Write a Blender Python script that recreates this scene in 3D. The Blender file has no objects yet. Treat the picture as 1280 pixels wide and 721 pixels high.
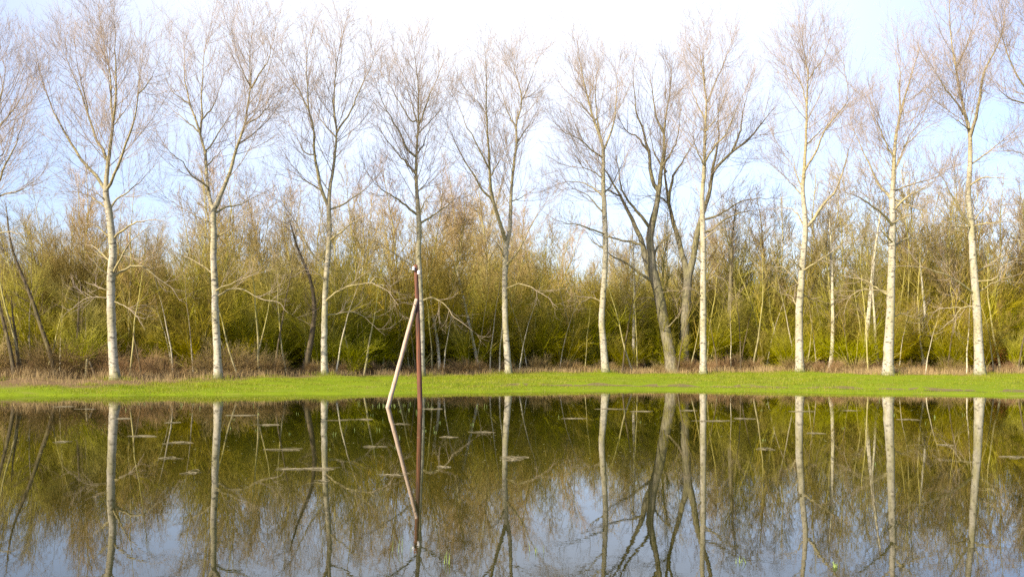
import bpy, math, numpy as np
from mathutils import Vector

rng = np.random.default_rng(7)
SC = bpy.context.scene
COL = SC.collection
F, CX, HZ, CAMH = 1244.4, 640.0, 442.0, 1.6      # focal length, centre column, horizon row, eye height

def at(px, py, D):
    return np.array([(px - CX) / F * D, D, CAMH + (HZ - py) / F * D])

# ------------------------------------------------------------------ objects
def tag(o, label=None, cat=None, group=None, kind=None):
    if label: o['label'] = label
    if cat: o['category'] = cat
    if group: o['group'] = group
    if kind: o['kind'] = kind
    return o

def empty(name, loc):
    o = bpy.data.objects.new(name, None); COL.objects.link(o)
    o.location = loc; o.empty_display_size = 0.3
    return o

class Geo:
    """collects tubes and leaf quads; build() links them as one mesh object"""
    def __init__(s): s.v = []; s.q = []; s.r = []; s.n = 0
    def add(s, v, q, r):
        s.v.append(np.asarray(v, float)); s.q.append(np.asarray(q, int) + s.n); s.r.append(np.asarray(r, float)); s.n += len(v)
    def tubes(s, P, R, k=3):
        P = np.asarray(P, float); R = np.asarray(R, float)
        if len(P) == 0: return
        C, m, _ = P.shape
        T = np.gradient(P, axis=1); T /= np.linalg.norm(T, axis=2, keepdims=True) + 1e-9
        mean = P[:, -1] - P[:, 0]
        ref = np.zeros((C, 3)); ref[np.arange(C), np.argmin(np.abs(mean), axis=1)] = 1
        U = np.cross(T, ref[:, None, :]); U /= np.linalg.norm(U, axis=2, keepdims=True) + 1e-9
        V = np.cross(T, U)
        a = np.arange(k) * 2 * math.pi / k
        ring = U[:, :, None, :] * np.cos(a)[None, None, :, None] + V[:, :, None, :] * np.sin(a)[None, None, :, None]
        verts = P[:, :, None, :] + ring * R[:, :, None, None]
        rad = np.repeat(R[:, :, None], k, axis=2)
        c = np.arange(C)[:, None, None] * m * k; i = np.arange(m - 1)[None, :, None] * k
        j = np.arange(k)[None, None, :]; j2 = (j + 1) % k
        q = np.stack([c + i + j, c + i + j2, c + i + k + j2, c + i + k + j], axis=-1).reshape(-1, 4)
        s.add(verts.reshape(-1, 3), q, rad.reshape(-1))
    def leaves(s, B, Dr, W, L):
        """narrow blades: base points B, directions*length Dr, widths W"""
        n = len(B)
        side = np.cross(Dr, rng.normal(size=(n, 3))); side /= np.linalg.norm(side, axis=1, keepdims=True) + 1e-9
        W = np.broadcast_to(np.asarray(W, float), (n,))[:, None]
        v = np.stack([B, B + Dr * .5 + side * W, B + Dr, B + Dr * .5 - side * W], axis=1).reshape(-1, 3)
        s.add(v, np.arange(4 * n).reshape(-1, 4), np.full(4 * n, L))
    def build(s, name, mat, parent=None, smooth=True, origin=None):
        me = bpy.data.meshes.new(name)
        if s.n:
            v = np.concatenate(s.v); q = np.concatenate(s.q); r = np.concatenate(s.r)
            if origin is not None: v = v - np.asarray(origin)
            me.vertices.add(len(v)); me.vertices.foreach_set('co', v.astype(np.float32).ravel())
            me.loops.add(len(q) * 4); me.loops.foreach_set('vertex_index', q.astype(np.int32).ravel())
            me.polygons.add(len(q)); me.polygons.foreach_set('loop_start', np.arange(0, len(q) * 4, 4, dtype=np.int32))
            me.polygons.foreach_set('use_smooth', np.full(len(q), smooth))
            me.update(calc_edges=True)
            at_ = me.attributes.new('rad', 'FLOAT', 'POINT'); at_.data.foreach_set('value', r.astype(np.float32))
        o = bpy.data.objects.new(name, me); COL.objects.link(o)
        if mat: me.materials.append(mat)
        if parent: o.parent = parent
        return o

# ------------------------------------------------------------------ materials
def new_mat(name):
    m = bpy.data.materials.new(name); m.use_nodes = True
    nt = m.node_tree; b = nt.nodes['Principled BSDF']
    return m, nt, b, nt.nodes.new, nt.links.new

def ramp(nt, stops, fac):
    n = nt.nodes.new('ShaderNodeValToRGB'); e = n.color_ramp.elements
    while len(e) < len(stops): e.new(.5)
    for k, (p, c) in enumerate(stops):
        e[k].position = p; e[k].color = (*c, 1) if len(c) == 3 else c
    nt.links.new(fac, n.inputs[0]); return n.outputs[0]

def mapping(nt, scale, which='Object'):
    t = nt.nodes.new('ShaderNodeTexCoord'); m = nt.nodes.new('ShaderNodeMapping')
    m.inputs['Scale'].default_value = scale; nt.links.new(t.outputs[which], m.inputs[0]); return m.outputs[0]

def noise(nt, vec, scale, detail=3, rough=.55):
    n = nt.nodes.new('ShaderNodeTexNoise'); n.inputs['Scale'].default_value = scale
    n.inputs['Detail'].default_value = detail; n.inputs['Roughness'].default_value = rough
    nt.links.new(vec, n.inputs['Vector']); return n.outputs['Fac']

def mix(nt, fac, a, b, mode='MIX'):
    n = nt.nodes.new('ShaderNodeMix'); n.data_type = 'RGBA'; n.blend_type = mode
    for sock, val in ((n.inputs[0], fac), (n.inputs[6], a), (n.inputs[7], b)):
        if isinstance(val, (int, float)): sock.default_value = val
        elif isinstance(val, tuple): sock.default_value = (*val, 1)
        else: nt.links.new(val, sock)
    return n.outputs[2]

def bark_mat(name, base, algae, dark, twig, thick=.10, marks=True, algae_amt=.5, limb=None):
    m, nt, b, N, L = new_mat(name)
    b.inputs['Roughness'].default_value = .9; b.inputs['Specular IOR Level'].default_value = .2
    v = mapping(nt, (1, 1, 1))
    n1 = noise(nt, mapping(nt, (1, 1, .35)), 2.2, 4)
    c = mix(nt, ramp(nt, [(.42, (0, 0, 0)), (.62, (algae_amt,) * 3)], n1), base, algae)
    if marks:
        n2 = noise(nt, mapping(nt, (4.0, 4.0, 8.5)), 1.0, 4, .65)        # dark bands and scars across the trunk
        c = mix(nt, ramp(nt, [(.56, (0, 0, 0)), (.63, (.9, .9, .9))], n2), c, dark)
        n3 = noise(nt, mapping(nt, (9, 9, 30)), 1.0, 2, .6)
        c = mix(nt, ramp(nt, [(.50, (0, 0, 0)), (.66, (.55, .55, .55))], n3), c, dark)
        n4 = noise(nt, mapping(nt, (7, 7, .8)), 1.0, 4, .6)         # grey vertical staining
        c = mix(nt, ramp(nt, [(.5, (0, 0, 0)), (.68, (.5, .5, .5))], n4), c, (.22, .20, .16))
    else:
        n2 = noise(nt, mapping(nt, (14, 14, 2.2)), 1.0, 4, .65)        # vertical furrows
        c = mix(nt, ramp(nt, [(.42, (0, 0, 0)), (.62, (.8, .8, .8))], n2), c, dark)
    at_ = N('ShaderNodeAttribute'); at_.attribute_name = 'rad'
    f = N('ShaderNodeMapRange'); f.inputs[1].default_value = .012; f.inputs[2].default_value = thick
    L(at_.outputs['Fac'], f.inputs[0])
    tw = mix(nt, noise(nt, v, 1.3, 2), twig[0], twig[1])
    if limb:
        f.inputs[1].default_value = .05
        f0 = N('ShaderNodeMapRange'); f0.inputs[1].default_value = .0075; f0.inputs[2].default_value = .03; L(at_.outputs['Fac'], f0.inputs[0])
        sz = N('ShaderNodeSeparateXYZ'); L(v, sz.inputs[0]); ma = N('ShaderNodeMath'); ma.operation = 'MULTIPLY_ADD'
        L(noise(nt, v, 5, 3), ma.inputs[0]); ma.inputs[1].default_value = 1.1; L(sz.outputs[2], ma.inputs[2])
        c = mix(nt, ramp(nt, [(.55, (.85,) * 3), (.95, (0, 0, 0))], ma.outputs[0]), c, (.10, .105, .03))
        tw = mix(nt, f0.outputs[0], tw, mix(nt, ramp(nt, [(.42, (0, 0, 0)), (.62, (.6,) * 3)], n2), limb, dark))
    c = mix(nt, f.outputs[0], tw, c)
    L(c, b.inputs['Base Color'])
    bp = N('ShaderNodeBump'); bp.inputs['Strength'].default_value = .5; bp.inputs['Distance'].default_value = .02
    L(n2, bp.inputs['Height']); L(bp.outputs[0], b.inputs['Normal'])
    return m

def twig_mat(name, lo, hi, top, z0, z1, scale=1.2):
    """thin stems: two mossy colours in patches, browner towards the tips of the taller plants; every plant a little different"""
    m, nt, b, N, L = new_mat(name)
    b.inputs['Roughness'].default_value = 1; b.inputs['Specular IOR Level'].default_value = 0
    c = mix(nt, noise(nt, mapping(nt, (1, 1, 1)), scale, 3), lo, hi)
    sp = N('ShaderNodeSeparateXYZ'); t = N('ShaderNodeTexCoord'); L(t.outputs['Object'], sp.inputs[0])
    f = N('ShaderNodeMapRange'); f.inputs[1].default_value = z0; f.inputs[2].default_value = z1
    L(sp.outputs[2], f.inputs[0]); c = mix(nt, f.outputs[0], c, top)
    oi = N('ShaderNodeObjectInfo'); h = N('ShaderNodeHueSaturation')
    r1 = N('ShaderNodeMapRange'); r1.inputs[3].default_value = .478; r1.inputs[4].default_value = .515; L(oi.outputs['Random'], r1.inputs[0])
    wn = N('ShaderNodeTexWhiteNoise'); wn.noise_dimensions = '1D'; L(oi.outputs['Random'], wn.inputs['W'])
    r2 = N('ShaderNodeMapRange'); r2.inputs[3].default_value = .72; r2.inputs[4].default_value = 1.22; L(wn.outputs[0], r2.inputs[0])
    L(r1.outputs[0], h.inputs['Hue']); L(r2.outputs[0], h.inputs['Value']); L(c, h.inputs['Color'])
    L(h.outputs[0], b.inputs['Base Color'])
    return m

def flat_mat(name, a, b_, scale=6., rough=.85, transl=0.):
    m, nt, b, N, L = new_mat(name)
    b.inputs['Roughness'].default_value = rough; b.inputs['Specular IOR Level'].default_value = .25
    L(mix(nt, noise(nt, mapping(nt, (1, 1, 1)), scale, 3), a, b_), b.inputs['Base Color'])
    return m

POPLAR = bark_mat('poplar_bark', (.46, .415, .325), (.29, .26, .10), (.075, .06, .04), ((.34, .28, .22), (.44, .34, .26)), .15, True, .65, limb=(.37, .31, .15))
OLD = bark_mat('old_willow_bark', (.25, .22, .15), (.22, .20, .07), (.07, .06, .04), ((.24, .19, .14), (.31, .235, .16)), .16, False, .7, limb=(.24, .20, .10))
BIRCH = bark_mat('young_birch_bark', (.60, .54, .40), (.40, .38, .14), (.12, .10, .06), ((.22, .18, .10), (.28, .22, .12)), .04, True, .4)
DARKSTEM = bark_mat('dark_stem_bark', (.13, .10, .06), (.15, .13, .045), (.05, .04, .03), ((.14, .11, .06), (.20, .15, .07)), .05, False, .6)
WOODTW = twig_mat('wood_tree_twigs', (.26, .235, .010), (.37, .305, .035), (.42, .315, .17), 3, 8.5)
WOODTR = bark_mat('wood_tree_bark', (.40, .35, .20), (.34, .32, .08), (.12, .10, .05), ((.36, .32, .06), (.46, .39, .12)), .05, False, .8)
SHRUBTW = twig_mat('shrub_twigs', (.225, .225, .001), (.35, .305, .003), (.36, .28, .10), 1.8, 5.6)
SHRUBLF = twig_mat('shrub_buds', (.28, .30, .004), (.40, .36, .010), (.44, .36, .07), 2.8, 7)
BUSHTW = twig_mat('bushy_willow_twigs', (.22, .20, .02), (.30, .245, .05), (.37, .28, .13), 4, 9)
BRAMTW = twig_mat('bramble_stems', (.22, .14, .055), (.34, .235, .105), (.36, .27, .13), .8, 2.0)
RUSTTW = twig_mat('rust_bush_stems', (.28, .12, .035), (.36, .17, .05), (.34, .18, .06), 1, 3)
REED = flat_mat('dry_grass_blades', (.25, .17, .07), (.42, .31, .15), .5)

# ------------------------------------------------------------------ ground
def shore(x):
    px = x / 38. * F + CX
    return np.interp(px, [-900, 0, 120, 250, 400, 520, 640, 760, 900, 1000, 1120, 1280, 2200],
                     [33, 36.8, 37.4, 38.0, 38.4, 39.4, 41.2, 42.0, 42.0, 41.0, 39.0, 36.2, 32]) \
        + .7 + .14 * np.sin(x * 1.3) + .10 * np.sin(x * 3.1 + 1) + .07 * np.sin(x * 7.3) + .05 * np.sin(x * 17.1 + 2)

def treerow(x):
    return np.interp(x, [-60, -17, -13, -9, -4, 0, 5, 16, 19, 24, 60], [40, 43, 45, 48, 51, 54, 56, 56, 53, 52, 46])

def rut(x): return shore(x) + np.interp(x, [-50, -6, 4, 12, 24, 60], [4.4, 3.6, 2.9, 2.7, 2.6, 2.5])

def ground_z(x, y):
    x = np.asarray(x, float); y = np.asarray(y, float)
    s = y - shore(x)
    tr = np.maximum(treerow(x) - shore(x), 4)
    top = .46 + .05 * np.sin(x * .5) + .04 * np.sin(x * 1.7 + y)
    up = np.clip(s / tr, 0, 1)
    z = np.where(s < 0, np.maximum(s * .12, -.55), .035 * np.clip(s / .12, 0, 1) + top * (up ** .85))
    bump = .02 * np.sin(x * 2.3 + y * 1.1) * np.sin(y * 2.9 - x) * np.clip(s, 0, 1)
    d = (y - rut(x))
    track = -.055 * np.exp(-(d / .5) ** 2) * np.clip((x + 8) / 6, 0, 1) + .03 * np.exp(-((d - 1.1) / .5) ** 2) * np.clip((x + 8) / 6, 0, 1)
    hills = np.clip((y - 110) / 400, 0, 1) * .5
    return z + bump + track + hills

def build_ground():
    xs = np.concatenate([[-1500, -600, -300, -150, -90, -60], np.arange(-45, 45.01, .45), [60, 90, 150, 300, 600, 1500]])
    ys = np.concatenate([[-60, 0, 12, 22, 28], np.arange(31, 62, .22), np.arange(62, 110, 3.), [130, 180, 300, 700, 2500]])
    X, Y = np.meshgrid(xs, ys)
    Z = ground_z(X, Y)
    nx, ny = len(xs), len(ys)
    i, j = np.meshgrid(np.arange(ny - 1), np.arange(nx - 1), indexing='ij')
    a = i * nx + j
    q = np.stack([a, a + 1, a + nx + 1, a + nx], axis=-1).reshape(-1, 4)
    g = Geo(); V = np.stack([X, Y, Z], -1).reshape(-1, 3)
    s = V[:, 1] - treerow(V[:, 0]); pxv = CX + V[:, 0] / np.maximum(V[:, 1], 1) * F
    s = s + np.interp(pxv, [0, 150, 300, 420, 700], [3.4, 3.2, 1.6, .6, 0])
    g.add(V, q, s)                                # 'rad' carries metres past the tree row: turf, then leaf litter
    m, nt, b, N, L = new_mat('bank_soil')
    b.inputs['Roughness'].default_value = .95; b.inputs['Specular IOR Level'].default_value = .1
    at_ = N('ShaderNodeAttribute'); at_.attribute_name = 'rad'
    v = mapping(nt, (1, 1, 1))
    turf = mix(nt, noise(nt, v, 1.6, 5), (.11, .165, .004), (.20, .25, .008))
    turf = mix(nt, ramp(nt, [(.58, (0, 0, 0)), (.72, (.6, .6, .6))], noise(nt, mapping(nt, (.5, 1.6, 1)), .9, 4)), turf, (.22, .19, .05))
    litter = mix(nt, noise(nt, v, 3, 5), (.10, .065, .028), (.22, .145, .07))
    add = N('ShaderNodeMath'); add.operation = 'MULTIPLY_ADD'; L(noise(nt, v, .8, 4), add.inputs[0]); add.inputs[1].default_value = 3.0; L(at_.outputs['Fac'], add.inputs[2])
    f = N('ShaderNodeMapRange'); f.inputs[1].default_value = 1.2; f.inputs[2].default_value = 2.6; L(add.outputs[0], f.inputs[0])
    L(mix(nt, f.outputs[0], turf, litter), b.inputs['Base Color'])
    tag(g.build('ground', m), kind='structure')

build_ground()

def build_rut():                                    # bare trodden soil along the wheel track, a thin strip that follows the ground
    xs = np.arange(-2, 34, .3)
    g = Geo(); V = []
    for k, w in enumerate((-.55, -.2, .2, .55)):
        w_ = w * (1 + .45 * np.sin(xs * 1.9) + .3 * np.sin(xs * 4.7 + 2))
        y = rut(xs) + w_ + .05 * np.sin(xs * .9)
        V.append(np.stack([xs, y, ground_z(xs, y) + .006], -1))
    V = np.stack(V, 1); n = len(xs)
    i, j = np.meshgrid(np.arange(n - 1), np.arange(3), indexing='ij'); a = i * 4 + j
    q = np.stack([a, a + 4, a + 5, a + 1], -1).reshape(-1, 4)
    g.add(V.reshape(-1, 3), q, np.zeros(n * 4))
    tag(g.build('wheel_track', flat_mat('bare_soil', (.11, .085, .03), (.19, .15, .05), 3)), kind='structure')
build_rut()

# water -----------------------------------------------------------------
def build_water():
    g = Geo(); xs = np.array([-300, -60, 60, 300.]); ys = np.array([-60, 10, 30, 44.5])
    X, Y = np.meshgrid(xs, ys); i, j = np.meshgrid(range(3), range(3), indexing='ij'); a = (i * 4 + j)
    g.add(np.stack([X, Y, X * 0], -1).reshape(-1, 3), np.stack([a, a + 1, a + 5, a + 4], -1).reshape(-1, 4), np.zeros(16))
    m, nt, b, N, L = new_mat('pond_water')
    n0 = noise(nt, mapping(nt, (1, .5, 1)), .35, 3)
    L(mix(nt, n0, (.013, .0145, .0012), (.022, .021, .002)), b.inputs['Base Color'])
    b.inputs['Roughness'].default_value = .004; b.inputs['IOR'].default_value = 1.33
    b.inputs['Specular IOR Level'].default_value = .5
    bp = N('ShaderNodeBump'); L(ramp(nt, [(.35, (.005,) * 3), (.65, (.018,) * 3)], noise(nt, mapping(nt, (.35, 1, 1)), .22, 2)), bp.inputs['Strength']); bp.inputs['Distance'].default_value = .02
    L(noise(nt, mapping(nt, (1, 1, 1)), 5.0, 3, .6), bp.inputs['Height'])
    bp2 = N('ShaderNodeBump'); bp2.inputs['Strength'].default_value = .004; bp2.inputs['Distance'].default_value = .05
    L(noise(nt, mapping(nt, (.5, 1.3, 1)), 1.1, 2), bp2.inputs['Height']); L(bp2.outputs[0], bp.inputs['Normal'])
    L(bp.outputs[0], b.inputs['Normal'])
    tag(g.build('water', m), kind='structure')
build_water()

# ------------------------------------------------------------------ branching
def smooth_line(pts, n):
    """Catmull-Rom through the given rows, resampled to n even points"""
    P = np.asarray(pts, float)
    if len(P) == 2: out = P[0] + (P[1] - P[0]) * np.linspace(0, 1, 24)[:, None]
    else:
        Q = np.vstack([2 * P[0] - P[1], P, 2 * P[-1] - P[-2]]); out = []
        for i in range(1, len(Q) - 2):
            t = np.linspace(0, 1, 10, endpoint=(i == len(Q) - 3))[:, None]
            a, b, c, d = Q[i - 1], Q[i], Q[i + 1], Q[i + 2]
            out.append(.5 * (2 * b + (c - a) * t + (2 * a - 5 * b + 4 * c - d) * t ** 2 + (3 * b - a - 3 * c + d) * t ** 3))
        out = np.vstack(out)
    s = np.r_[0, np.cumsum(np.linalg.norm(np.diff(out[:, :3], axis=0), axis=1))]
    u = np.linspace(0, s[-1], n)
    return np.stack([np.interp(u, s, out[:, k]) for k in range(out.shape[1])], -1)

def spawn(r, P, R, spacing, t0, ang, ang_sd, len_a, len_b, rfac, rmin, rmax, m, up, wig, t1=1.0, minlen=.12, bias=None):
    """side branches off every polyline of P (C,n,3): returns (K,m,3),(K,m)"""
    C, n, _ = P.shape
    if C == 0: return np.zeros((0, m, 3)), np.zeros((0, m))
    seg = np.linalg.norm(np.diff(P, axis=1), axis=2); Ls = seg.sum(1)
    cnt = Ls * (t1 - t0) / spacing; cnt = np.floor(cnt + r.random(C)).astype(int)
    idx = np.repeat(np.arange(C), cnt); K = len(idx)
    if K == 0: return np.zeros((0, m, 3)), np.zeros((0, m))
    t = t0 + (t1 - t0) * r.random(K)
    f = t * (n - 1); i0 = np.minimum(f.astype(int), n - 2); w = (f - i0)[:, None]
    B = P[idx, i0] * (1 - w) + P[idx, i0 + 1] * w
    pr = R[idx, i0] * (1 - w[:, 0]) + R[idx, i0 + 1] * w[:, 0]
    T = P[idx, i0 + 1] - P[idx, i0]; T /= np.linalg.norm(T, axis=1, keepdims=True) + 1e-9
    A = np.cross(T, r.normal(size=(K, 3))); A /= np.linalg.norm(A, axis=1, keepdims=True) + 1e-9
    if bias is not None:
        A = A + bias; A -= T * (A * T).sum(1, keepdims=True); A /= np.linalg.norm(A, axis=1, keepdims=True) + 1e-9
    th = np.clip(r.normal(ang, ang_sd, K), 8, 100) * math.pi / 180
    d = T * np.cos(th)[:, None] + A * np.sin(th)[:, None]
    ln = (len_a + len_b * Ls[idx] * (1 - t)) * r.uniform(.55, 1.25, K)
    ln = np.maximum(ln, minlen)
    step = ln / (m - 1)
    pts = np.zeros((K, m, 3)); pts[:, 0] = B
    for k in range(1, m):
        d = d + np.array([0, 0, up]) / (m - 1) + r.normal(0, wig, (K, 3))
        d /= np.linalg.norm(d, axis=1, keepdims=True)
        pts[:, k] = pts[:, k - 1] + d * step[:, None]
    r0 = np.clip(np.minimum(pr * rfac, ln * .012 + .003), rmin, rmax)
    R2 = r0[:, None] * np.linspace(1, .45, m)[None, :]
    return pts, R2

# ------------------------------------------------------------------ trees traced one by one
def build_tree(name, label, cat, group, D, trunk, limbs, mat, seed, kind='poplar', dens=1.0, flare=1.3, slim=1.0):
    """trunk: rows (px, py, width px); limbs: (width px, rows (px,py), depth slope or None)"""
    r = np.random.default_rng(seed)
    base = at(trunk[0][0], trunk[0][1], D)
    gz = float(ground_z(base[0], D)); base[2] = gz - .06
    root = empty(name, base); tag(root, label, cat, group)
    px2m = D / F
    tp = np.array(trunk, float); tp[:, 2] *= slim
    lean = r.uniform(-.02, .02)
    tr = smooth_line(tp, 40)
    y_off = lean * (tp[0][1] - tr[:, 1]) * px2m + .06 * np.sin(np.linspace(0, 7, 40) + seed)
    prior = [np.c_[tr[:, :2], y_off]]
    def to3(pp, off):
        Dd = D + off
        return np.stack([(pp[:, 0] - CX) / F * Dd, Dd, CAMH + (HZ - pp[:, 1]) / F * Dd], -1)
    P = to3(tr, y_off); P[0, 2] = gz - .08
    R = tr[:, 2] / 2 * px2m * np.interp(np.linspace(0, 1, 40), [0, .45, .65, 1], [.92, .88, .70, .55])
    h = np.maximum(P[:, 2] - gz, 0); R = R * (1 + (flare - 1) * np.exp(-h / .11))
    g = Geo(); 
    Pf = np.stack([np.interp(np.linspace(0, 1, 70), np.linspace(0, 1, 40), P[:, k]) for k in range(3)], -1)
    Pf[:, 0] += r.normal(0, .006, 70); Rf = np.interp(np.linspace(0, 1, 70), np.linspace(0, 1, 40), R) * (1 + r.normal(0, .02, 70))
    g.tubes(Pf[None], Rf[None], 14)
    g.build('trunk', mat, root, origin=base)
    LP = []; LR = []; TH = []
    for wpx, pts, slope in limbs:
        pts = np.array(pts, float)
        best = min(((np.hypot(*(p[:, :2] - pts[0]).T).min(), k) for k, p in enumerate(prior)))
        p = prior[best[1]]; i = np.hypot(*(p[:, :2] - pts[0]).T).argmin()
        o0 = p[i, 2]
        if best[0] < 14: pts = np.vstack([p[i, :2], pts]) if best[0] > 1.5 else pts
        pl = smooth_line(pts, 16); wpx_ = wpx * (.5 + .5 * slim)
        pl[2:, :2] += r.normal(0, .45, (14, 2))
        sl = slope if slope is not None else r.choice([-1, 1]) * r.uniform(.15, .75)
        s = np.r_[0, np.cumsum(np.hypot(*np.diff(pl[:, :2], axis=0).T))]
        off = o0 + sl * s * px2m * (1 - .25 * s / max(s[-1], 1))
        prior.append(np.c_[pl[:, :2], off])
        P3 = to3(pl, off)
        R3 = np.interp(np.linspace(0, 1, 16), [0, .55, 1], [wpx_ * .85, wpx_ * .36, .22]) / 2 * px2m
        LP.append(P3); LR.append(R3)
        gl = Geo(); gl.tubes(P3[None], R3[None], 7); gl.build('limb', mat, root, origin=base)
    crown = Geo()
    LPa = np.array(LP); LRa = np.array(LR)
    # leaders and unseen limbs towards and away from the viewer
    k = len(P); lo = int(k * .52)
    Pt = smooth_line(P[lo:], 16)[None]; Rt = np.interp(np.linspace(0, 1, 16), np.linspace(0, 1, k - lo), R[lo:])[None]
    old = kind == 'old'
    P0, R0 = spawn(r, Pt, Rt, .50 / dens, .0, 46, 10, 1.7, .34, .45, .007, .020, 10, .75, .05)
    # finer and finer: long upright shoots
    Htop = P[-1, 2] - gz; low = (LPa[:, -1, 2] - gz) < Htop * .5
    A = np.concatenate([LPa[~low], Pt]); AR = np.concatenate([LRa[~low], Rt])
    P1, R1 = spawn(r, A, AR, .29 / dens, .10, 46, 13, 1.5, .28, .45, .005, .011, 8, .75 if not old else .5, .06)
    P1d, R1d = spawn(r, LPa[low], LRa[low], .42 / dens, .18, 46, 14, .9, .16, .45, .005, .010, 8, .15, .08)
    P1 = np.concatenate([P1, P1d]); R1 = np.concatenate([R1, R1d])
    P1b, R1b = spawn(r, P0, R0, .33 / dens, .15, 42, 12, 1.1, .28, .5, .0045, .008, 7, .6, .06)
    # every upper limb ends in a spray of upright shoots
    P1c, R1c = spawn(r, A[:, -7:], AR[:, -7:], .17 / dens, .2, 32, 12, 1.4, .32, .8, .0045, .007, 7, .5, .05)
    Pm = np.concatenate([P1b, P1c]); Rm = np.concatenate([R1b, R1c])
    P2, R2 = spawn(r, P1, R1, .24 / dens, .12, 36, 11, .75, .32, .7, .0042, .0058, 6, .45, .06)
    P2b, R2b = spawn(r, Pm, Rm, .225 / dens, .12, 34, 11, .65, .32, .7, .0040, .0054, 6, .4, .06)
    P2 = np.concatenate([P2, P2b]); R2 = np.concatenate([R2, R2b])
    crown.tubes(Pm, Rm, 4)
    P3, R3 = spawn(r, P2, R2, .36 / dens, .15, 32, 10, .35, .34, .8, .0036, .0046, 4, .3, .08)
    crown.tubes(P0, R0, 5); crown.tubes(P1, R1, 4); crown.tubes(P2, R2, 3); crown.tubes(P3, R3, 3)
    crown.build('crown', mat, root, origin=base)
    return root

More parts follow.
